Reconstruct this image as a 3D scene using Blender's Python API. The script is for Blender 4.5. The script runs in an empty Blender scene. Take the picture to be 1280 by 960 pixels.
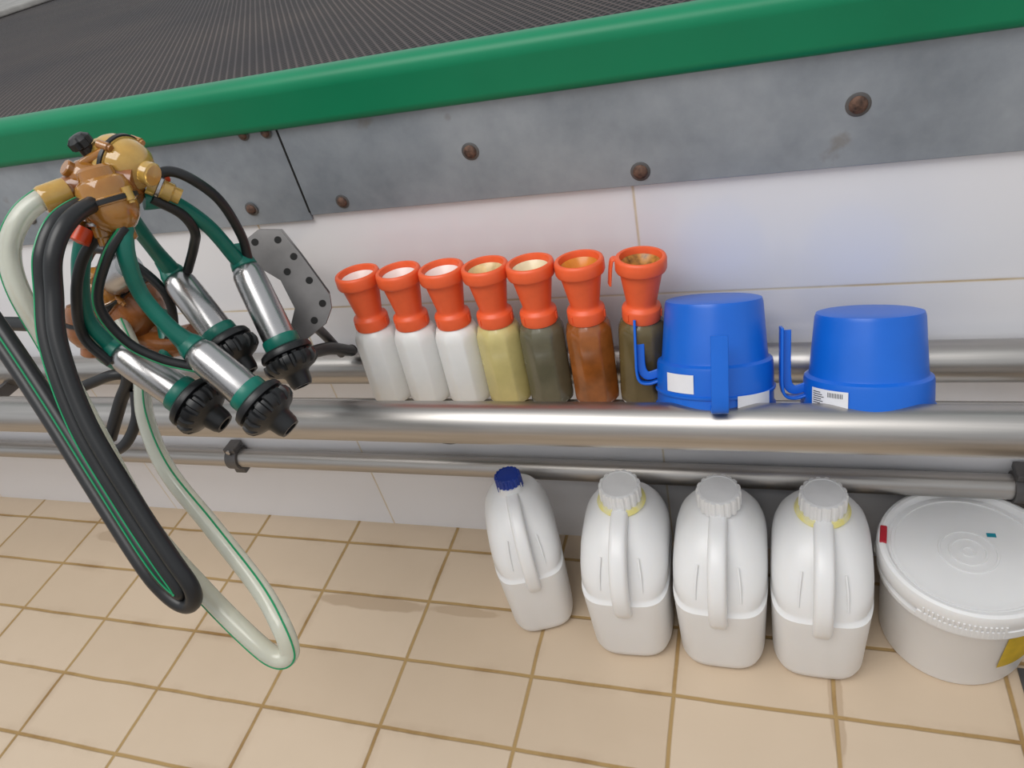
import bpy, math, random
from mathutils import Vector, Matrix
random.seed(4)
scene=bpy.context.scene
try:
    scene.view_settings.view_transform='Standard'
except Exception: pass

# ---------------------------------------------------------------- helpers
def link(o,parent=None):
    bpy.context.collection.objects.link(o)
    if parent is not None: o.parent=parent
    return o
def empty(name,loc=(0,0,0)):
    e=bpy.data.objects.new(name,None); e.empty_display_size=.02; link(e); e.location=loc; return e
def V(t): return Vector(t)
def mm(pts): return [Vector((p[0]/1000,p[1]/1000,p[2]/1000)) for p in pts]
def mesh(name,verts,faces,mat,smooth=True,parent=None,matrix=None,mats=None,fm=None,auto=None):
    me=bpy.data.meshes.new(name); me.from_pydata([tuple(v) for v in verts],[],faces)
    if matrix is not None: me.transform(matrix)
    me.update()
    for m in (mats or [mat]): me.materials.append(m)
    for i,p in enumerate(me.polygons):
        p.use_smooth=smooth
        if fm: p.material_index=fm[i]
    o=bpy.data.objects.new(name,me); link(o,parent)
    if auto is not None and smooth:
        try: me.set_sharp_from_angle(angle=math.radians(auto))
        except Exception: pass
    return o
def axis_m(origin,direction,roll=0):
    q=Vector(direction).normalized().to_track_quat('Z','Y')
    return Matrix.Translation(Vector(origin))@q.to_matrix().to_4x4()@Matrix.Rotation(roll,4,'Z')
def lathe(name,prof,mat,segs=40,parent=None,matrix=None,a0=0,a1=2*math.pi,poly=None,ribs=None,mats=None,pm=None,auto=35):
    full=abs(a1-a0-2*math.pi)<1e-6
    n=segs if full else segs+1
    vs=[];fs=[];fm=[]
    for k,(r,z) in enumerate(prof):
        for i in range(n):
            a=a0+(a1-a0)*i/segs
            rr=r
            if poly and poly[1][0]<=k<=poly[1][1]:
                N=poly[0]; w=2*math.pi/N; m=((a+w/2)%w)-w/2
                rr=r*(.35+.65*math.cos(w/2)/math.cos(m))
            if ribs and ribs[1][0]<=k<=ribs[1][1]:
                rr=r-ribs[2]*(0 if math.cos(a*ribs[0])>-.2 else 1)
            vs.append((rr*math.cos(a),rr*math.sin(a),z))
    for k in range(len(prof)-1):
        for i in range(segs):
            j=(i+1)%n if full else i+1
            fs.append((k*n+i,k*n+j,(k+1)*n+j,(k+1)*n+i)); fm.append(pm[k] if pm else 0)
    return mesh(name,vs,fs,mat,True,parent,matrix,mats,fm,auto)
def catmull(pts,sub=10):
    P=[pts[0]*2-pts[1]]+list(pts)+[pts[-1]*2-pts[-2]]
    out=[]
    for i in range(1,len(P)-2):
        p0,p1,p2,p3=P[i-1:i+3]
        for s in range(sub):
            t=s/sub
            out.append(.5*((2*p1)+(p2-p0)*t+(2*p0-5*p1+4*p2-p3)*t*t+(3*p1-p0-3*p2+p3)*t**3))
    out.append(P[-2]); return out
def frames(path,up=None):
    n=len(path); T=[]
    for i in range(n):
        a=path[max(i-1,0)]; b=path[min(i+1,n-1)]
        T.append((b-a).normalized())
    ref=Vector(up) if up else (Vector((0,0,1)) if abs(T[0].z)<.8 else Vector((0,1,0)))
    N=[(ref-T[0]*ref.dot(T[0])).normalized()]
    for i in range(1,n):
        v=N[-1]-T[i]*N[-1].dot(T[i]); N.append(v.normalized())
    return T,N
def tube(name,pts,r,mat,parent=None,segs=14,sub=10,rad=None,offset=(0,0),smoothpath=True):
    path=catmull(pts,sub) if smoothpath else pts
    T,N=frames(path); vs=[];fs=[];n=len(path)
    for i,p in enumerate(path):
        B=T[i].cross(N[i]); rr=r if rad is None else rad(i/(n-1))
        c=p+N[i]*offset[0]+B*offset[1]
        for s in range(segs):
            a=2*math.pi*s/segs
            vs.append(c+N[i]*math.cos(a)*rr+B*math.sin(a)*rr)
    for i in range(n-1):
        for s in range(segs):
            t=(s+1)%segs
            fs.append((i*segs+s,i*segs+t,(i+1)*segs+t,(i+1)*segs+s))
    fs.append(tuple(range(segs-1,-1,-1))); fs.append(tuple((n-1)*segs+s for s in range(segs)))
    return mesh(name,vs,fs,mat,True,parent,auto=50)
def strap(name,pts,w,th,mat,parent=None,up=(1,0,0),sub=8,matrix=None,rnd=.35):
    """rounded-rectangle section swept along a path; width along 'up'"""
    path=catmull(pts,sub); T,N=frames(path,up); n=len(path)
    sec=[]
    b=min(w,th)*rnd
    for cx,cy,a0 in ((w/2-b,th/2-b,0),(-w/2+b,th/2-b,90),(-w/2+b,-th/2+b,180),(w/2-b,-th/2+b,270)):
        for k in range(4):
            a=math.radians(a0+30*k); sec.append((cx+b*math.cos(a),cy+b*math.sin(a)))
    m=len(sec); vs=[];fs=[]
    for i,p in enumerate(path):
        B=T[i].cross(N[i])
        for (x,y) in sec: vs.append(p+N[i]*x+B*y)
    for i in range(n-1):
        for s in range(m):
            t=(s+1)%m; fs.append((i*m+s,i*m+t,(i+1)*m+t,(i+1)*m+s))
    fs.append(tuple(range(m-1,-1,-1))); fs.append(tuple((n-1)*m+s for s in range(m)))
    return mesh(name,vs,fs,mat,True,parent,matrix,auto=50)
def box(name,lo,hi,mat,parent=None,bevel=0):
    x0,y0,z0=lo;x1,y1,z1=hi
    vs=[(x0,y0,z0),(x1,y0,z0),(x1,y1,z0),(x0,y1,z0),(x0,y0,z1),(x1,y0,z1),(x1,y1,z1),(x0,y1,z1)]
    fs=[(0,3,2,1),(4,5,6,7),(0,1,5,4),(1,2,6,5),(2,3,7,6),(3,0,4,7)]
    o=mesh(name,vs,fs,mat,False,parent)
    if bevel:
        b=o.modifiers.new("bevel","BEVEL"); b.width=bevel; b.segments=3
    return o
def loft(name,secs,mat,parent=None,matrix=None,segs=64):
    """secs: (z,hw,yfront,yback,n)"""
    vs=[];fs=[]
    for (z,hw,yf,yb,n) in secs:
        cy=(yf+yb)/2; hd=(yb-yf)/2
        for s in range(segs):
            a=2*math.pi*s/segs; c,sn=math.cos(a),math.sin(a)
            x=hw*math.copysign(abs(c)**(2/n),c); y=hd*math.copysign(abs(sn)**(2/n),sn)
            vs.append((x,cy+y,z))
    for k in range(len(secs)-1):
        for s in range(segs):
            t=(s+1)%segs; fs.append((k*segs+s,k*segs+t,(k+1)*segs+t,(k+1)*segs+s))
    fs.append(tuple(range(segs-1,-1,-1))); fs.append(tuple((len(secs)-1)*segs+s for s in range(segs)))
    return mesh(name,vs,fs,mat,True,parent,matrix,auto=40)

# ---------------------------------------------------------------- materials
def newmat(name):
    m=bpy.data.materials.new(name); m.use_nodes=True
    nt=m.node_tree; b=nt.nodes["Principled BSDF"]; return m,nt,b
def srgb(r,g,b):
    f=lambda c:(c/255/12.92) if c<=10 else ((c/255+.055)/1.055)**2.4
    return (f(r),f(g),f(b),1)
def M(name,col,rough=.4,metal=0,var=.12,nscale=30,bump=0,trans=0,sss=0,spec=.5,coat=0,stretch=None,col2=None,bscale=None):
    m,nt,b=newmat(name); N=nt.nodes; L=nt.links
    tc=N.new("ShaderNodeTexCoord"); nz=N.new("ShaderNodeTexNoise"); nz.inputs["Scale"].default_value=nscale; nz.inputs["Detail"].default_value=5
    if stretch:
        mp=N.new("ShaderNodeMapping"); mp.inputs["Scale"].default_value=stretch; L.new(tc.outputs["Object"],mp.inputs["Vector"]); L.new(mp.outputs[0],nz.inputs["Vector"])
    else: L.new(tc.outputs["Object"],nz.inputs["Vector"])
    cr=N.new("ShaderNodeValToRGB"); c=col
    c2=col2 or tuple(x*(1-2.2*var) for x in c[:3])+(1,)
    cr.color_ramp.elements[0].position=.3; cr.color_ramp.elements[1].position=.62
    cr.color_ramp.elements[0].color=c2; cr.color_ramp.elements[1].color=c
    L.new(nz.outputs["Fac"],cr.inputs[0]); L.new(cr.outputs[0],b.inputs["Base Color"])
    mr=N.new("ShaderNodeMapRange"); mr.inputs["To Min"].default_value=max(rough-.08,.02); mr.inputs["To Max"].default_value=rough+.08
    L.new(nz.outputs["Fac"],mr.inputs["Value"]); L.new(mr.outputs[0],b.inputs["Roughness"])
    b.inputs["Metallic"].default_value=metal; b.inputs["Specular IOR Level"].default_value=spec
    if trans: b.inputs["Transmission Weight"].default_value=trans
    if sss:
        b.inputs["Subsurface Weight"].default_value=sss; b.inputs["Subsurface Radius"].default_value=(1,.8,.6); b.inputs["Subsurface Scale"].default_value=.01
    if coat: b.inputs["Coat Weight"].default_value=coat
    if bump:
        bn=N.new("ShaderNodeBump"); bn.inputs["Strength"].default_value=bump; bn.inputs["Distance"].default_value=.002
        n2=N.new("ShaderNodeTexNoise"); n2.inputs["Scale"].default_value=bscale or nscale*4
        L.new(tc.outputs["Object"],n2.inputs["Vector"]); L.new(n2.outputs["Fac"],bn.inputs["Height"]); L.new(bn.outputs[0],b.inputs["Normal"])
    return m

def math_node(nt,op,a,b=None,c=None):
    n=nt.nodes.new("ShaderNodeMath"); n.operation=op
    for i,x in enumerate((a,b,c)):
        if x is None: continue
        if isinstance(x,(int,float)): n.inputs[i].default_value=x
        else: nt.links.new(x,n.inputs[i])
    return n.outputs[0]
def grid_mask(nt,coord,p,x0,w,soft):
    """1 on grout lines at x0+k*p"""
    t=math_node(nt,'DIVIDE',math_node(nt,'SUBTRACT',coord,x0-p/2),p)
    fr=math_node(nt,'FRACT',t)
    d=math_node(nt,'MULTIPLY',math_node(nt,'ABSOLUTE',math_node(nt,'SUBTRACT',fr,.5)),p)
    mr=nt.nodes.new("ShaderNodeMapRange"); mr.inputs["From Min"].default_value=w/2; mr.inputs["From Max"].default_value=w/2+soft
    mr.inputs["To Min"].default_value=1; mr.inputs["To Max"].default_value=0
    nt.links.new(d,mr.inputs["Value"])
    cell=math_node(nt,'FLOOR',math_node(nt,'DIVIDE',math_node(nt,'SUBTRACT',coord,x0),p))
    return mr.outputs[0], cell
def tile_mat(name,axes,p,o,w,tile,tile2,grout,stain,rough,stain_amt,stain_w,bump=.6,wob=0.0,spots=()):
    m,nt,b=newmat(name); N=nt.nodes; L=nt.links
    g=N.new("ShaderNodeNewGeometry"); sx=N.new("ShaderNodeSeparateXYZ")
    src=g.outputs["Position"]
    if wob:
        nw=N.new("ShaderNodeTexNoise"); nw.inputs["Scale"].default_value=9; L.new(src,nw.inputs["Vector"])
        vs=N.new("ShaderNodeVectorMath"); vs.operation='SUBTRACT'; L.new(nw.outputs["Color"],vs.inputs[0]); vs.inputs[1].default_value=(.5,.5,.5)
        vm=N.new("ShaderNodeVectorMath"); vm.operation='SCALE'; vm.inputs["Scale"].default_value=wob; L.new(vs.outputs[0],vm.inputs[0])
        va=N.new("ShaderNodeVectorMath"); va.operation='ADD'; L.new(src,va.inputs[0]); L.new(vm.outputs[0],va.inputs[1]); src=va.outputs[0]
    L.new(src,sx.inputs[0])
    A,B=sx.outputs[axes[0]],sx.outputs[axes[1]]
    m1,i1=grid_mask(nt,A,p[0],o[0],w,.002); m2,i2=grid_mask(nt,B,p[1],o[1],w,.002)
    s1,_=grid_mask(nt,A,p[0],o[0],w,stain_w); s2,_=grid_mask(nt,B,p[1],o[1],w,stain_w)
    mask=math_node(nt,'MAXIMUM',m1,m2); smask=math_node(nt,'MAXIMUM',s1,s2)
    cx=N.new("ShaderNodeCombineXYZ"); L.new(i1,cx.inputs[0]); L.new(i2,cx.inputs[1])
    wn=N.new("ShaderNodeTexWhiteNoise"); wn.noise_dimensions='3D'; L.new(cx.outputs[0],wn.inputs["Vector"])
    nz=N.new("ShaderNodeTexNoise"); nz.inputs["Scale"].default_value=14; nz.inputs["Detail"].default_value=6; L.new(g.outputs["Position"],nz.inputs["Vector"])
    f=math_node(nt,'ADD',math_node(nt,'MULTIPLY',wn.outputs["Value"],.6),math_node(nt,'MULTIPLY',nz.outputs["Fac"],.4))
    mx=N.new("ShaderNodeMix"); mx.data_type='RGBA'; L.new(f,mx.inputs[0]); mx.inputs[6].default_value=tile; mx.inputs[7].default_value=tile2
    n3=N.new("ShaderNodeTexNoise"); n3.inputs["Scale"].default_value=4.5; n3.inputs["Detail"].default_value=8; n3.inputs["Roughness"].default_value=.65; L.new(g.outputs["Position"],n3.inputs["Vector"])
    r3=N.new("ShaderNodeMapRange"); r3.inputs["From Min"].default_value=.48; r3.inputs["From Max"].default_value=.7; L.new(n3.outputs["Fac"],r3.inputs["Value"])
    sf=math_node(nt,'MULTIPLY',math_node(nt,'MULTIPLY',smask,r3.outputs[0]),stain_amt)
    for (sx0,sy0,rx,ry,amt) in spots:      # damp rust stains on the floor
        dx=math_node(nt,'POWER',math_node(nt,'ABSOLUTE',math_node(nt,'DIVIDE',math_node(nt,'SUBTRACT',A,sx0),rx)),2.0)
        dy=math_node(nt,'POWER',math_node(nt,'ABSOLUTE',math_node(nt,'DIVIDE',math_node(nt,'SUBTRACT',B,sy0),ry)),2.0)
        n5=N.new("ShaderNodeTexNoise"); n5.inputs["Scale"].default_value=28; n5.inputs["Detail"].default_value=5; L.new(g.outputs["Position"],n5.inputs["Vector"])
        dd=math_node(nt,'ADD',math_node(nt,'ADD',dx,dy),math_node(nt,'MULTIPLY',n5.outputs["Fac"],1.1))
        mr=N.new("ShaderNodeMapRange"); mr.inputs["From Min"].default_value=1.2; mr.inputs["From Max"].default_value=1.55; mr.inputs["To Min"].default_value=amt; mr.inputs["To Max"].default_value=0
        L.new(dd,mr.inputs["Value"]); sf=math_node(nt,'MAXIMUM',sf,mr.outputs[0])
    m2x=N.new("ShaderNodeMix"); m2x.data_type='RGBA'; L.new(sf,m2x.inputs[0]); L.new(mx.outputs[2],m2x.inputs[6]); m2x.inputs[7].default_value=stain
    gn=N.new("ShaderNodeMix"); gn.data_type='RGBA'; L.new(r3.outputs[0],gn.inputs[0]); gn.inputs[6].default_value=grout; gn.inputs[7].default_value=stain
    m3=N.new("ShaderNodeMix"); m3.data_type='RGBA'; L.new(mask,m3.inputs[0]); L.new(m2x.outputs[2],m3.inputs[6]); L.new(gn.outputs[2],m3.inputs[7])
    L.new(m3.outputs[2],b.inputs["Base Color"])
    rr=N.new("ShaderNodeMapRange"); rr.inputs["To Min"].default_value=rough; rr.inputs["To Max"].default_value=.85; L.new(mask,rr.inputs["Value"]); L.new(rr.outputs[0],b.inputs["Roughness"])
    bn=N.new("ShaderNodeBump"); bn.inputs["Strength"].default_value=bump; bn.inputs["Distance"].default_value=.002
    L.new(math_node(nt,'ADD',math_node(nt,'SUBTRACT',1,mask),math_node(nt,'MULTIPLY',nz.outputs["Fac"],.25)),bn.inputs["Height"]); L.new(bn.outputs[0],b.inputs["Normal"])
    return m

floor_m=tile_mat("beige_floor_tile",(0,1),(.246,.128),(.108,-.062),.0044,srgb(212,192,168),srgb(198,177,152),srgb(170,140,92),srgb(128,92,46),.42,.4,.016,.7,.004,
    spots=((-.755,-.207,.14,.018,.32),(-.55,-.205,.08,.012,.25),(-1.5,-.10,.1,.02,.25),(.11,-.30,.012,.10,.3)))
wall_m=tile_mat("white_wall_tile",(0,2),(.62,.30),(-.166,.58),.0014,srgb(230,230,233),srgb(226,226,230),srgb(214,204,186),srgb(190,164,122),.16,.08,.006,.12)
def mat_rubber():
    m,nt,b=newmat("black_rubber_mesh"); N=nt.nodes; L=nt.links
    g=N.new("ShaderNodeNewGeometry"); sx=N.new("ShaderNodeSeparateXYZ"); L.new(g.outputs["Position"],sx.inputs[0])
    x,y=sx.outputs[0],sx.outputs[1]
    p=.0145
    u=math_node(nt,'ADD',math_node(nt,'MULTIPLY',y,.62),x); v=math_node(nt,'SUBTRACT',math_node(nt,'MULTIPLY',y,.62),x)
    a,_=grid_mask(nt,u,p,0,.0012,.0030); c,_=grid_mask(nt,v,p,0,.0012,.0030)
    k=math_node(nt,'MAXIMUM',a,c)
    nz=N.new("ShaderNodeTexNoise"); nz.inputs["Scale"].default_value=3; nz.inputs["Detail"].default_value=7; L.new(g.outputs["Position"],nz.inputs["Vector"])
    mx=N.new("ShaderNodeMix"); mx.data_type='RGBA'; L.new(k,mx.inputs[0]); mx.inputs[6].default_value=srgb(14,12,14)
    mz=N.new("ShaderNodeMix"); mz.data_type='RGBA'; L.new(nz.outputs["Fac"],mz.inputs[0]); mz.inputs[6].default_value=srgb(50,48,56); mz.inputs[7].default_value=srgb(112,98,90)
    L.new(mz.outputs[2],mx.inputs[7]); L.new(mx.outputs[2],b.inputs["Base Color"]); b.inputs["Roughness"].default_value=.6; b.inputs["Specular IOR Level"].default_value=.25
    bn=N.new("ShaderNodeBump"); bn.inputs["Strength"].default_value=.8; bn.inputs["Distance"].default_value=.003; L.new(k,bn.inputs["Height"]); L.new(bn.outputs[0],b.inputs["Normal"])
    return m
rub_m=mat_rubber()
def mat_galv():
    m,nt,b=newmat("galvanised_steel"); N=nt.nodes; L=nt.links
    tc=N.new("ShaderNodeTexCoord"); mp=N.new("ShaderNodeMapping"); mp.inputs["Scale"].default_value=(.6,1,.6); L.new(tc.outputs["Object"],mp.inputs[0])
    n1=N.new("ShaderNodeTexNoise"); n1.inputs["Scale"].default_value=7; n1.inputs["Detail"].default_value=8; n1.inputs["Roughness"].default_value=.6; L.new(mp.outputs[0],n1.inputs["Vector"])
    n2=N.new("ShaderNodeTexNoise"); n2.inputs["Scale"].default_value=60; n2.inputs["Detail"].default_value=3; L.new(tc.outputs["Object"],n2.inputs["Vector"])
    f=math_node(nt,'ADD',math_node(nt,'MULTIPLY',n1.outputs["Fac"],.88),math_node(nt,'MULTIPLY',n2.outputs["Fac"],.12))
    cr=N.new("ShaderNodeValToRGB"); e=cr.color_ramp.elements; e[0].position=.33; e[0].color=srgb(120,127,135); e[1].position=.70; e[1].color=srgb(164,170,177)
    k=cr.color_ramp.elements.new(.5); k.color=srgb(143,150,158)
    L.new(f,cr.inputs[0])
    n4=N.new("ShaderNodeTexNoise"); n4.inputs["Scale"].default_value=16; n4.inputs["Detail"].default_value=6; L.new(tc.outputs["Object"],n4.inputs["Vector"])
    r4=N.new("ShaderNodeMapRange"); r4.inputs["From Min"].default_value=.67; r4.inputs["From Max"].default_value=.74; r4.inputs["To Max"].default_value=.45; L.new(n4.outputs["Fac"],r4.inputs["Value"])
    mx=N.new("ShaderNodeMix"); mx.data_type='RGBA'; L.new(r4.outputs[0],mx.inputs[0]); L.new(cr.outputs[0],mx.inputs[6]); mx.inputs[7].default_value=srgb(118,108,94)
    L.new(mx.outputs[2],b.inputs["Base Color"]); b.inputs["Metallic"].default_value=.35; b.inputs["Roughness"].default_value=.42
    bn=N.new("ShaderNodeBump"); bn.inputs["Strength"].default_value=.05; bn.inputs["Distance"].default_value=.002; L.new(n1.outputs["Fac"],bn.inputs["Height"]); L.new(bn.outputs[0],b.inputs["Normal"])
    return m
galv_m=mat_galv()
green_m=M("green_rubber",srgb(2,124,84),.42,var=.06,nscale=5,spec=.35)
steel_m=M("stainless_pipe",srgb(186,182,178),.37,1,.08,nscale=4,stretch=(1,30,30))
shell_m=M("stainless_shell",srgb(190,188,188),.28,1,.06,nscale=20)
dark_m=M("dark_steel",srgb(104,102,102),.45,.6,.15,nscale=20)
rust_m=M("rusty_bolt",srgb(112,84,70),.7,.3,.25,nscale=150,bump=.4,col2=srgb(60,46,40))
black_m=M("black_rubber",srgb(26,27,29),.38,var=.1)
teal_m=M("teal_rubber",srgb(6,112,96),.35,var=.1)
amber_m=M("amber_polysulfone",srgb(206,146,66),.12,var=.1,nscale=30,trans=.45,coat=.6,col2=srgb(176,112,44))
amberlight_m=M("light_amber_plastic",srgb(234,194,104),.12,var=.1,trans=.45,coat=.5,col2=srgb(212,164,74))
brown_m=M("orange_brown_plastic",srgb(164,98,46),.25,var=.2,coat=.4,trans=.2)
orange_m=M("orange_plastic",srgb(238,98,52),.42,var=.05,nscale=40)
white_m=M("white_hdpe",srgb(236,236,236),.35,var=.02,nscale=8,sss=.12)
whitecap_m=M("white_cap",srgb(234,234,234),.35,var=.03)
yellowed_m=M("yellowed_plastic",srgb(234,224,140),.45,var=.1,nscale=60,col2=srgb(226,222,192))
bluecap_m=M("blue_cap",srgb(18,56,150),.3,var=.1)
blue_m=M("blue_plastic",srgb(12,102,210),.34,var=.05,nscale=10)
milk_m=M("milky_hose",srgb(228,230,216),.2,var=.04,nscale=20,trans=.5,sss=.1)
stripe_m=M("green_stripe",srgb(20,140,90),.3,var=.05)
label_m=M("white_label",srgb(228,228,232),.5,var=.03)
ink_m=M("label_ink",srgb(60,60,66),.6,var=.1)
yel_m=M("yellow_label",srgb(224,190,60),.5,var=.1)
red_m=M("red_seal",srgb(190,30,48),.4,var=.1)
tealsticker_m=M("teal_sticker",srgb(0,140,160),.4,var=.1)
conc_m=M("pale_concrete",srgb(190,186,180),.8,var=.15,nscale=12,bump=.3)
hole_m=M("dark_recess",srgb(14,13,12),.8,var=.1)
redor_m=M("red_orange_plastic",srgb(214,70,24),.35,var=.1)

# ---------------------------------------------------------------- room
x0,x1=-5.0,1.8
def quad(name,vs,mat): return mesh(name,vs,[(0,1,2,3)],mat,False)
quad("floor",[(x0,-2.1,0),(x1,-2.1,0),(x1,0,0),(x0,0,0)],floor_m)
box("wall_back",(x0,0,-.02),(x1,.1,.9),wall_m)
box("wall_front",(x0,-2.2,-.02),(x1,-2.1,.96),wall_m)
box("wall_right",(x1,-2.1,-.02),(x1+.1,0,.96),wall_m)
box("platform_floor",(x0-3,.022,.9),(x1+1,4.6,.955),rub_m)
box("platform_edge_concrete",(-9.0,1.6,.9555),(-3.55,4.6,.985),conc_m,bevel=.01)
prof=[(-.002,.896),(-.012,.896),(-.017,.900),(-.019,.908),(-.019,.940),(-.021,.946),(-.021,.957),(-.016,.965),(-.006,.969),(.012,.969),(.022,.966),(.024,.957),(.024,.945),(-.002,.945)]
vs=[(x,y,z) for x in (x0-1,x1+1) for (y,z) in prof]; n=len(prof)
fs=[(i,(i+1)%n,n+(i+1)%n,n+i) for i in range(n)]+[tuple(range(n)),tuple(range(2*n-1,n-1,-1))]
mesh("trim_green_kerb",vs,fs,green_m,True,auto=50)
gp=empty("galvanised_edge_plate")
box("plate_main",(-.673,-.0075,.757),(x1,-.0005,.897),galv_m,gp,.001)
box("plate_side",(x0,-.006,.748),(-.676,-.0005,.897),galv_m,gp,.001)
box("seam_gap",(-.676,-.0078,.762),(-.6735,-.004,.896),hole_m,gp)
for i,(x,z,r) in enumerate([(.108,.833,.0095),(-.152,.777,.0088),(-.383,.830,.0085),(-.610,.775,.0075),(-.778,.777,.0075),(-.694,.893,.006),(-.734,.894,.006),(-1.25,.80,.008),(.5,.80,.009)]):
    mt=axis_m((x,-.007,z),(0,-1,0))
    lathe("bolt_%d_washer"%(i+1),[(0,0),(r*1.5,0),(r*1.5,.0010),(r*1.35,.0016),(0,.0016)],dark_m,28,gp,mt)
    lathe("bolt_%d_head"%(i+1),[(r*1.1,.001),(r*1.1,.0025),(r*.95,.0042),(r*.6,.0055),(0,.006)],rust_m,24,gp,mt)
# ---------------------------------------------------------------- pipes
def pipe(name,y,z,r,mat=steel_m,xa=x0+.05,xb=x1-.0):
    return lathe(name,[(0,0),(r,0),(r,xb-xa),(0,xb-xa)],mat,56,None,axis_m((xa,y,z),(1,0,0)))
pipe("milk_pipe",-.210,.504,.0315)
pipe("vacuum_pipe",-.0305,.470,.030)
pipe("wash_pipe",-.027,.222,.020)
pipe("support_rail",-.110,.452,.010)
def clip(x):
    e=empty("pipe_clip",(x,-.027,.222))
    mt=axis_m((-.014,0,0),(1,0,0))
    lathe("band",[(.0205,0),(.025,0),(.025,.028),(.0205,.028)],dark_m,32,e,mt)
    box("tab_upper",(-.014,-.012,.022),(.014,.022,.034),dark_m,e,.002)
    box("tab_lower",(-.014,-.012,-.036),(.014,.022,-.022),dark_m,e,.002)
    lathe("screw",[(0,0),(.005,0),(.005,.004),(0,.005)],shell_m,16,e,axis_m((0,-.012,.028),(0,-1,0)))
clip(-1.085); clip(.378)
for i,x in enumerate((-1.55,.44)):
    e=empty("pipe_bracket",(x,0,0))
    box("arm",(-.006,-.215,.435),(.006,-.001,.462),dark_m,e,.001)
    box("wall_flange",(-.03,-.006,.40),(.03,-.0005,.52),dark_m,e,.001)

# ---------------------------------------------------------------- teat dip bottles
def bottle(x,body,inner,hook=False,dx=0,yb=-.1005,yt=-.078,capm=orange_m,dark=None):
    e=empty("teat_dip_bottle",(x,yb,.4635))
    ax=Vector((dx,yt-yb,.228)); e.rotation_mode='QUATERNION'; e.rotation_quaternion=Vector((0,0,1)).rotation_difference(ax.normalized())
    P=[(0,0),(.026,0),(.032,.0015),(.0346,.006),(.0352,.014),(.0352,.112),(.0344,.120),(.030,.130),(.0225,.136),(.021,.140)]
    lathe("bottle_body",P,body,80,e,Matrix.Rotation(.2,4,'Z'),poly=(8,(2,6)),auto=60)
    C=[(.0200,.135),(.0268,.135),(.0274,.138),(.0274,.151),(.0264,.154),(.0220,.156),(.0208,.159),(.0214,.163),(.0290,.206),(.0335,.208),(.0348,.211),(.0348,.224),(.0335,.2275),(.031,.2285),(.0285,.2275),(.0275,.224),(.0265,.2175)]
    lathe("dip_cup",C,capm,48,e,auto=50)
    lathe("cup_liner",[(.0268,.2175),(.0262,.2195),(.022,.215),(.018,.207),(.010,.203),(0,.202)],inner,40,e)
    lathe("spout",[(0,.209),(.004,.209),(.005,.207),(.005,.202)],inner if not dark else dark,16,e,Matrix.Translation((.006,.004,0)))
    for k in range(3):
        a=k*2.1+.4
        box("collar_rib_%d"%(k+1),(-.002,.026,.140),(.002,.0287,.150),capm,e).rotation_euler=(0,0,a)
    if hook:
        strap("hang_hook",[V((-.030,0,.223)),V((-.038,-.002,.223)),V((-.0405,-.004,.212)),V((-.0425,-.005,.187))],.014,.003,capm,e,up=(0,1,0))
bw=M("white_bottle",srgb(234,234,232),.3,var=.02,sss=.15)
lin=M("pale_liner",srgb(240,222,216),.35,var=.05)
bottle(-.585,bw,lin); bottle(-.515,bw,lin); bottle(-.4445,bw,lin)
bottle(-.376,M("straw_bottle",srgb(206,192,128),.25,var=.08,nscale=25,coat=.3),M("cream_liner",srgb(232,206,150),.3,var=.15,nscale=80),dark=brown_m)
bottle(-.308,M("olive_grey_bottle",srgb(102,98,78),.25,var=.1,nscale=25,coat=.3),M("cream_liner_pale",srgb(236,222,186),.3,var=.1))
bottle(-.237,M("iodine_brown_bottle",srgb(158,90,38),.22,var=.2,nscale=30,coat=.4),M("orange_liner",srgb(226,140,40),.3,var=.15))
bottle(-.168,M("olive_brown_bottle",srgb(102,88,54),.25,var=.12,nscale=25,coat=.3),M("amber_liner",srgb(190,130,50),.3,var=.3,nscale=120),hook=True,dx=.016,dark=brown_m)

# ---------------------------------------------------------------- blue strip cups (upside down)
def cup_shell(tag,parent,z0,h):
    band=.040
    P=[(.0755,0),(.0795,0),(.0798,.003),(.0775,.004),(.0765,band-.004),(.0755,band),(.0705,band+.003),(.0697,band+.006),(.0640,h-.006),(.0624,h-.001),(.0590,h),(.020,h+.0005),(.0,h+.0005)]
    lathe("cup_wall_"+tag,P,blue_m,72,parent,Matrix.Translation((0,0,z0)),auto=40)
def cup_handle(tag,parent,z0,ang,h,d=0.0):
    mt=Matrix.Translation((0,0,z0))@Matrix.Rotation(ang,4,'Z')
    strap("handle_strap_"+tag,[V((.074,0,.016)),V((.088,0,.012)),V((.100+d,0,.015)),V((.1045+d,0,.028)),V((.105+d,0,.055)),V((.105+d,0,h))],.021,.0035,blue_m,parent,up=(0,1,0),matrix=mt)
    strap("handle_rib_"+tag,[V((.074,0,.026)),V((.088,0,.022)),V((.0955+d,0,.027)),V((.0985+d,0,.038)),V((.099+d,0,.06)),V((.099+d,0,h-.004))],.0035,.012,blue_m,parent,up=(0,1,0),matrix=mt)
def label(parent,tag,r,z0,z1,a0,a1,lines=False):
    lathe("label_"+tag,[(r,z0),(r,z1)],label_m,16,parent,a0=math.radians(a0),a1=math.radians(a1))
    if lines:
        for j in range(7):
            zz=z1-.004-j*.0028
            lathe("label_text_%d"%j,[(r+.0002,zz-.0011),(r+.0002,zz)],ink_m,6,parent,a0=math.radians(a0+2),a1=math.radians(a0+2+9+ (j*37%5)))
        for j in range(10):
            aa=a0+(a1-a0)*.5+j*1.5
            lathe("label_bar_%d"%j,[(r+.0002,z1-.009),(r+.0002,z1-.003)],ink_m,2,parent,a0=math.radians(aa),a1=math.radians(aa+.7))
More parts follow.
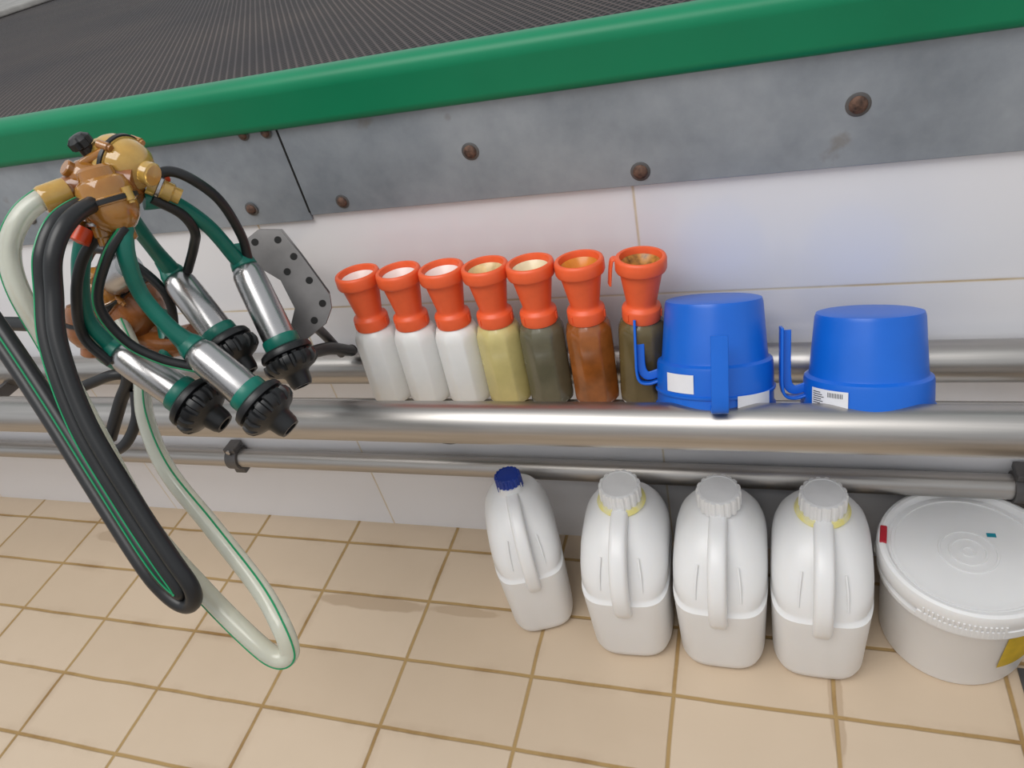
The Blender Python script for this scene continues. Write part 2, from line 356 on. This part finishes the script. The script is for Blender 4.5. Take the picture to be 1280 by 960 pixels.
def strip_cup(x,z,stack,h,tilt=26):
    e=empty("strip_cup",(x,-.149,z)); e.rotation_euler=(-math.radians(tilt),0,0)
    if stack:
        cup_shell("lower",e,0,.11); cup_shell("upper",e,.024,h-.024)
        cup_handle("lower",e,0,math.radians(-83),.112); cup_handle("upper",e,.020,math.radians(187),.102)
        label(e,"a",.0782,.031,.056,-137,-106); label(e,"b",.0802,.004,.028,-66,-28)
    else:
        cup_shell("single",e,0,h); cup_handle("single",e,0,math.radians(187),.106)
        label(e,"a",.0784,.008,.033,-150,-112,True)
strip_cup(-.061,.492,True,.146)
strip_cup(.129,.492,False,.122)

# ---------------------------------------------------------------- jugs
def jug(x,y,yaw=0,w=.0735,s=1.0,cap=whitecap_m,capr=.0345,caph=.030,ring=None,lean=0,dsc=1.0):
    e=empty("plastic_jug",(x,y,0)); e.rotation_euler=(0,lean,yaw); e.scale=(1,dsc,1)
    k=w/.0735
    S=[(0,.056,-.090,.092,3.6),(.003,.062,-.097,.097,3.6),(.010,.067,-.102,.101,3.8),(.022,.070,-.104,.102,4),(.150,.0735,-.105,.104,4.2),(.156,.0738,-.105,.104,4.2),(.160,.0700,-.101,.101,4),(.164,.0700,-.099,.101,4),(.169,.0735,-.098,.104,4),
       (.188,.0735,-.090,.104,3.6),(.208,.0715,-.078,.102,3.2),(.226,.0665,-.064,.099,2.9),(.241,.058,-.048,.093,2.6),(.253,.047,-.029,.082,2.4),(.261,.037,-.010,.067,2.2),(.265,.030,.0,.058,2),(.268,.0265,.002,.055,2),(.282,.026,.0025,.0545,2)]
    S=[(z*s,hw*k,a,b,n) for (z,hw,a,b,n) in S]
    loft("jug_body",S,white_m,e)
    cy=.0285
    strap("handle",[V((0,.010,.260*s)),V((0,-.014,.262*s)),V((0,-.044,.257*s)),V((0,-.074,.240*s)),V((0,-.094,.213*s)),V((0,-.104,.183*s)),V((0,-.1045,.152*s)),V((0,-.099,.135*s))],.028*k,.024,white_m,e,up=(1,0,0),rnd=.3)
    z0=.270*s
    if ring: lathe("neck_ring",[(.028,-.012),(capr+.003,-.010),(capr+.006,-.005),(capr+.0015,.002),(.027,.002)],ring,40,e,Matrix.Translation((0,cy,z0)))
    lathe("screw_cap",[(capr*.9,-.002),(capr,0),(capr,caph-.003),(capr*.96,caph),(capr*.82,caph+.001),(capr*.80,caph-.0005),(0,caph-.0002)],cap,96,e,Matrix.Translation((0,cy,z0)),ribs=(18,(0,3),.0022),auto=30)
    for sgn in (-1,1):
        strap("side_rib_%s"%("l" if sgn<0 else "r"),[V((sgn*.0300*k,-.064,.228*s)),V((sgn*.0330*k,-.081,.205*s)),V((sgn*.034*k,-.0930,.180*s))],.003,.0022,white_m,e,up=(1,0,0))
jug(-.408,-.142,math.radians(22),w=.062,cap=bluecap_m,capr=.0235,dsc=.9)
jug(-.219,-.158,math.radians(3),ring=yellowed_m)
jug(-.064,-.160,0)
jug(.087,-.158,math.radians(-1),ring=yellowed_m)

# ---------------------------------------------------------------- bucket
e=empty("plastic_bucket",(.290,-.137,0)); e.scale=(1,1,1.06)
lathe("pail_body",[(0,0),(.098,0),(.102,.003),(.1035,.008),(.1125,.140),(.1135,.142),(.1190,.143),(.1190,.150),(.1140,.151),(.1150,.175)],white_m,72,e)
lathe("lid",[(.1165,.165),(.1215,.165),(.1225,.168),(.1225,.186),(.1205,.1915),(.1160,.1935),(.1115,.1925),(.1085,.1885),(.1070,.1845),(.103,.184),(.1025,.186),(.098,.186),(.0975,.184),(.040,.184),(.0395,.1855),(.0365,.1855),(.036,.184),(.026,.184),(.0255,.1855),(.0225,.1855),(.022,.184),(.010,.184),(.0095,.1855),(.007,.1855),(.0065,.184),(0,.184)],white_m,96,e,auto=25)
for i in range(17):
    a=math.radians(-126+i*3.0)
    b=box("lid_rib_%d"%i,(.1210,-.0013,.152),(.1240,.0013,.176),white_m,e); b.rotation_euler=(0,0,a)
lathe("tear_strip",[(.1165,.150),(.1235,.151),(.1235,.1645),(.1165,.166)],white_m,20,e,a0=math.radians(-130),a1=math.radians(-60))
b=box("red_seal",(.1085,-.017,.180),(.1185,.017,.1950),red_m,e,.002); b.rotation_euler=(0,0,math.radians(172))
b=box("sticker",(.03,.03,.1842),(.042,.037,.1850),tealsticker_m,e)
lathe("side_label",[(.1085,.055),(.1132,.132)],yel_m,12,e,a0=math.radians(-70),a1=math.radians(-42))
tube("bail_handle",[V((.122*math.cos(math.radians(a)),.124*math.sin(math.radians(a))*.98,.149-.03*math.sin(math.radians(a+18)))) for a in range(-18,163,15)],.0025,white_m,e)
box("handle_lug_r",(.112,-.014,.140),(.130,.014,.158),white_m,e,.002).rotation_euler=(0,0,math.radians(-18))
box("handle_lug_l",(.112,-.014,.140),(.123,.014,.158),white_m,e,.002).rotation_euler=(0,0,math.radians(162))

# ---------------------------------------------------------------- milking cluster
cl=empty("milking_cluster")
def shell(k,a,b,par=None):
    par=par or cl
    a,b=mm([a,b]); d=(b-a); Lh=d.length; mt=axis_m(a,d); u=d.normalized()
    lathe("shell_%d"%k,[(0,0),(.012,0),(.0165,.003),(.0195,.010),(.0205,.014),(.0213,.03),(.0218,Lh*.9),(.0212,Lh*.96)],shell_m,36,par,mt)
    lathe("liner_top_%d"%k,[(.006,-.030),(.0105,-.028),(.0125,-.014),(.0160,-.006),(.0172,.002),(.013,.006)],teal_m,28,par,mt)
    lathe("liner_band_%d"%k,[(.0210,0),(.0236,.001),(.0242,.004),(.0242,.013),(.0225,.016),(.0225,.018)],teal_m,32,par,axis_m(a+u*(Lh*.92),d))
    b2=a+u*(Lh*.92+.016)
    lathe("mouthpiece_%d"%k,[(.020,-.001),(.0295,0),(.0335,.003),(.0350,.008),(.0345,.011),(.0300,.0125),(.0300,.0145),(.0360,.016),(.0370,.023),(.0345,.029),(.0290,.033),(.0190,.037),(.0165,.040),(.0150,.052),(.0128,.057),(.0085,.057),(.0080,.047)],black_m,120,par,axis_m(b2,d),ribs=(15,(6,9),.0035))
shell(1,(-654,-218,788),(-606,-271,697))
shell(2,(-742,-250,796),(-684,-285,724))
shell(3,(-754,-377,765),(-680,-391,708))
shell(4,(-644,-370,763),(-582,-388,707))
tr=lambda t:.0118-.0024*math.sin(math.pi*t)
tube("milk_tube_1",mm([(-684,-288,919),(-668,-268,905),(-661,-238,858),(-656,-222,800),(-653,-216,790)]),.01,teal_m,cl,rad=tr)
tube("milk_tube_2",mm([(-708,-300,915),(-718,-285,880),(-736,-262,838),(-742,-248,800)]),.01,teal_m,cl,rad=tr)
tube("milk_tube_3",mm([(-715,-340,925),(-742,-364,880),(-769,-375,820),(-762,-377,780),(-752,-377,762)]),.01,teal_m,cl,rad=tr)
tube("milk_tube_4",mm([(-672,-345,915),(-672,-362,885),(-676,-368,840),(-662,-370,795),(-642,-370,762)]),.01,teal_m,cl,rad=tr)
def bowl(name,c,d,r,L,mat,ring=True,par=None,flange=None):
    par=par or cl
    mt=axis_m(c,d)
    lathe(name,[(0,-L),(r*.50,-L),(r*.62,-L*.92),(r*.66,-L*.70),(r*.86,-L*.62),(r*.95,-L*.45),(r*.95,-L*.20),(r*1.0,-L*.18),(r*1.0,0),(r*.95,L*.02),(r*.93,L*.20),(r*.80,L*.46),(r*.56,L*.66),(r*.42,L*.72),(r*.42,L*.95),(r*.36,L),(0,L)],mat,48,par,mt,auto=30)
    if ring: lathe(name+"_seal",[(r*.96,-L*.17),(r*1.06,-L*.15),(r*1.06,-L*.04),(r*.96,-L*.02)],black_m,40,par,mt)
    if flange:
        for k in range(4):
            a=k*math.pi/2+.5
            p=mt@Vector((r*1.02*math.cos(a),r*1.02*math.sin(a),-L*.3))
            lathe(name+"_lug_%d"%k,[(0,0),(.005,0),(.005,L*.34),(.0035,L*.36),(.0035,L*.42),(0,L*.42)],flange,16,par,axis_m(p,d))
bowl("claw_bowl_upper",(-.684,-.288,.962),(.78,-.10,-.30),.032,.040,amberlight_m,flange=amber_m)
bowl("claw_bowl_lower",(-.680,-.338,.937),(.15,-.25,-.95),.030,.042,amber_m,flange=amberlight_m)
bowl("claw_hub",(-.714,-.318,.963),(-.25,-.5,.75),.022,.024,amber_m,ring=False)
strap("claw_body",mm([(-730,-330,950),(-712,-318,952),(-690,-308,950),(-668,-300,942)]),.046,.044,brown_m,cl,up=(0,1,0),rnd=.4)
strap("claw_top_plate",mm([(-722,-310,974),(-704,-300,980),(-686,-294,984)]),.034,.010,amber_m,cl,up=(0,1,0),rnd=.4)
lathe("shutoff_knob",[(0,-.004),(.008,-.004),(.008,.008),(.013,.010),(.013,.018),(.008,.022),(0,.023)],black_m,24,cl,axis_m((-.704,-.305,.985),(-.1,-.2,1)),ribs=(6,(3,4),.003))
for i,(p,d) in enumerate([((-.722,-.346,.955),(-.3,-.5,-.25)),((-.712,-.352,.938),(-.5,-.3,-.7)),((-.690,-.352,.925),(.0,-.3,-1)),((-.716,-.318,.930),(-.3,.1,-1)),((-.668,-.275,.928),(.5,.3,-.6))]):
    lathe("claw_nipple_%d"%(i+1),[(0,-.01),(.0135,-.01),(.0135,.004),(.0115,.006),(.0115,.016),(.0095,.018),(.0095,.026),(0,.026)],amber_m if i<3 else amberlight_m,24,cl,axis_m(p,d))
    lathe("claw_collar_%d"%(i+1),[(.0136,-.001),(.0150,0),(.0150,.003),(.0136,.004)],shell_m,24,cl,axis_m(p,d))
lathe("claw_port",[(0,0),(.011,0),(.011,.016),(0,.018)],redor_m,20,cl,axis_m((-.706,-.362,.922),(-.2,-.6,-.4)))
lathe("claw_port_b",[(0,0),(.008,0),(.008,.010),(0,.012)],redor_m,20,cl,axis_m((-.668,-.262,.936),(.4,-.4,-.2)))
tube("pulse_tube_1",mm([(-668,-280,940),(-655,-262,940),(-640,-250,924),(-633,-229,885),(-640,-213,830),(-646,-214,795)]),.0062,black_m,cl)
tube("pulse_tube_2",mm([(-672,-288,920),(-662,-268,890),(-668,-255,860),(-690,-246,835),(-722,-244,800)]),.0062,black_m,cl)
p3=mm([(-665,-350,915),(-680,-378,895),(-706,-400,850),(-700,-402,800),(-672,-397,768),(-640,-385,745)])
tube("pulse_tube_3",p3,.0062,black_m,cl)
tube("pulse_tube_4",mm([(-690,-356,918),(-725,-372,890),(-752,-385,850),(-772,-392,800),(-752,-396,762)]),.0062,black_m,cl)
tube("pulse_stripe_3",p3,.0012,stripe_m,cl,offset=(.0052,-.003),segs=6)
tw=mm([(-690,-330,945),(-682,-395,950),(-688,-430,930),(-694,-452,895),(-690,-485,850),(-666,-526,780),(-626,-562,704),(-592,-588,648),(-576,-600,616),(-584,-604,602),(-602,-600,612),(-624,-588,640),(-682,-545,705),(-748,-494,788),(-812,-448,872),(-884,-402,962),(-990,-350,1090)])
for k,off in enumerate((-.0088,.0088)):
    tube("twin_hose_%d"%(k+1),tw,.0088,black_m,cl,offset=(0,off))
tube("twin_hose_stripe",tw,.0013,stripe_m,cl,offset=(.0083,.0110),segs=6)
mk=mm([(-716,-350,962),(-727,-370,964),(-742,-395,955),(-756,-418,930),(-758,-435,890),(-752,-448,822),(-726,-480,732),(-668,-535,632),(-596,-573,569),(-534,-600,525),(-508,-606,508),(-494,-600,512),(-500,-586,540),(-540,-553,560),(-616,-505,600),(-696,-455,640),(-757,-395,672),(-800,-330,700),(-845,-280,745)])
tube("long_milk_hose",mk,.0110,milk_m,cl,segs=20)
tube("milk_hose_stripe",mk,.0012,stripe_m,cl,offset=(.0106,.003),segs=6)
lathe("milk_hose_ferrule",[(.010,-.004),(.0145,-.004),(.0150,0),(.0150,.022),(.0135,.025),(.011,.025)],amberlight_m,28,cl,axis_m((-.716,-.352,.962),(-.45,-.85,.05)))
tube("support_cord",mm([(-628,-250,650),(-634,-215,634),(-652,-130,585),(-676,-50,522),(-678,-40,516)]),.010,black_m,cl)

# ---------------------------------------------------------------- second cluster (behind)
c2=empty("milking_cluster")
bowl("claw_bowl",(-.862,-.240,.745),(.5,-.1,-.6),.050,.065,brown_m,par=c2,flange=amber_m)
bowl("claw_bowl_small",(-.915,-.270,.735),(-.2,-.4,-.8),.036,.045,brown_m,par=c2)
bowl("claw_hub",(-.862,-.262,.785),(.1,-.2,1),.030,.036,amber_m,par=c2)
strap("claw_shelf",mm([(-900,-262,712),(-850,-262,705),(-800,-262,698),(-766,-258,700)]),.05,.03,brown_m,c2,up=(0,1,0),rnd=.35)
tube("milk_tube_a",mm([(-812,-240,735),(-800,-262,712),(-796,-285,690),(-815,-300,665),(-838,-290,640)]),.010,teal_m,c2)
tube("milk_tube_b",mm([(-905,-270,715),(-925,-275,690),(-925,-262,655)]),.010,teal_m,c2)
tube("pulse_tube_a",mm([(-870,-255,830),(-830,-262,850),(-790,-262,830),(-760,-262,780),(-770,-268,730),(-800,-272,700)]),.0062,black_m,c2)
tube("hose_loop",mm([(-815,-330,690),(-835,-340,700),(-867,-345,694),(-905,-355,682),(-925,-370,650),(-912,-385,618),(-878,-392,603),(-840,-388,612),(-818,-365,640),(-812,-345,675)]),.0075,black_m,c2)
tube("hose_drop",mm([(-800,-330,760),(-812,-340,700),(-845,-350,660),(-880,-372,610)]),.009,black_m,c2)
tube("support_arm",mm([(-1300,-250,740),(-1100,-255,735),(-1000,-262,735),(-900,-262,745)]),.011,black_m,c2)
lathe("outlet",[(.017,0),(.020,0),(.021,.006),(.021,.05),(.018,.056),(.0,.056)],shell_m,28,c2,axis_m((-.835,-.26,.80),(.6,-.1,.3)))

# ---------------------------------------------------------------- steel bracket plate with holes
br=empty("cluster_hook_bracket")
nrm=Vector((.325,-.734,.597)).normalized()
c0=Vector((-.64,-.150,.725))
def proj(p): return p-nrm*((p-c0).dot(nrm))
def plate(name,raw,th,shift=(0,0,0)):
    pts=[proj(p)+Vector(shift) for p in mm(raw)]
    top=[p+nrm*th for p in pts]; bot=[p-nrm*th for p in pts]; n=len(pts)
    mesh(name,top+bot,[tuple(range(n)),tuple(range(2*n-1,n-1,-1))]+[(i,(i+1)%n,n+(i+1)%n,n+i) for i in range(n)],dark_m,False,br)
raw=[(-712,-138,782),(-690,-120,792),(-658,-112,785),(-631,-127,751),(-590,-156,700),(-588,-166,684),(-596,-182,668),(-628,-205,652),(-648,-200,664),(-640,-176,690),(-662,-150,722),(-706,-150,760)]
plate("plate",raw,.002)
plate("plate_rear",raw,.002,(-.024,.034,-.014))
for i,p in enumerate(mm([(-694,-131,778),(-662,-122,775),(-640,-132,752),(-618,-150,722),(-600,-166,692),(-612,-183,674),(-650,-146,735)])):
    lathe("hole_%d"%(i+1),[(.0052,.0),(.0052,.0012),(0,.0012)],hole_m,18,br,axis_m(proj(p)+nrm*.0014,nrm))
tube("stay",mm([(-668,-128,762),(-720,-66,725),(-765,-14,694)]),.010,dark_m,br)
tube("stay_b",mm([(-635,-170,668),(-665,-110,600),(-690,-55,520)]),.008,dark_m,br)

# ---------------------------------------------------------------- small cables below the front pipe
cb=empty("cable_bundle")
tube("teal_cable",mm([(-640,-10,300),(-560,-20,296),(-480,-14,300),(-400,-6,306)]),.004,M("teal_cable",srgb(40,150,150),.4),cb)
tube("white_cable",mm([(-650,-16,318),(-600,-24,300),(-570,-24,292)]),.006,white_m,cb)
tube("black_plug",mm([(-582,-26,298),(-555,-28,296),(-535,-26,300)]),.011,black_m,cb)
dr=empty("floor_drain")
box("drain_frame",(.372,-2.0,.0003),(.52,-.20,.004),dark_m,dr,.001)
box("drain_slot",(.380,-1.99,.0042),(.512,-.21,.0052),hole_m,dr)

# ---------------------------------------------------------------- lights
w=bpy.data.worlds.new("World"); scene.world=w; w.use_nodes=True
bg=w.node_tree.nodes["Background"]; bg.inputs[0].default_value=(.93,.965,1,1); bg.inputs[1].default_value=.66
def area(name,loc,target,size,power,col=(1,1,1),sy=None):
    l=bpy.data.lights.new(name,"AREA"); l.energy=power; l.size=size; l.color=col
    if sy: l.shape='RECTANGLE'; l.size_y=sy
    o=bpy.data.objects.new(name,l); link(o); o.location=loc
    o.rotation_euler=(Vector(target)-Vector(loc)).to_track_quat('-Z','Y').to_euler(); return o
area("skylight",(-1.0,-1.5,3.4),(-.5,-.2,.3),2.6,70,(1,.98,.95),1.6)

# ---------------------------------------------------------------- camera
cam=bpy.data.cameras.new("camera"); cam.sensor_width=36; cam.lens=36*907/1280; cam.clip_start=.02
co=bpy.data.objects.new("camera",cam); link(co)
r=Vector((.946,.251,-.2066)).normalized(); bk=Vector((.325,-.734,.5967)); bk=(bk-r*bk.dot(r)).normalized(); up=bk.cross(r)
m=Matrix((r,up,bk)).transposed().to_4x4(); m.translation=(0,-.94,1.17); co.matrix_world=m
scene.camera=co
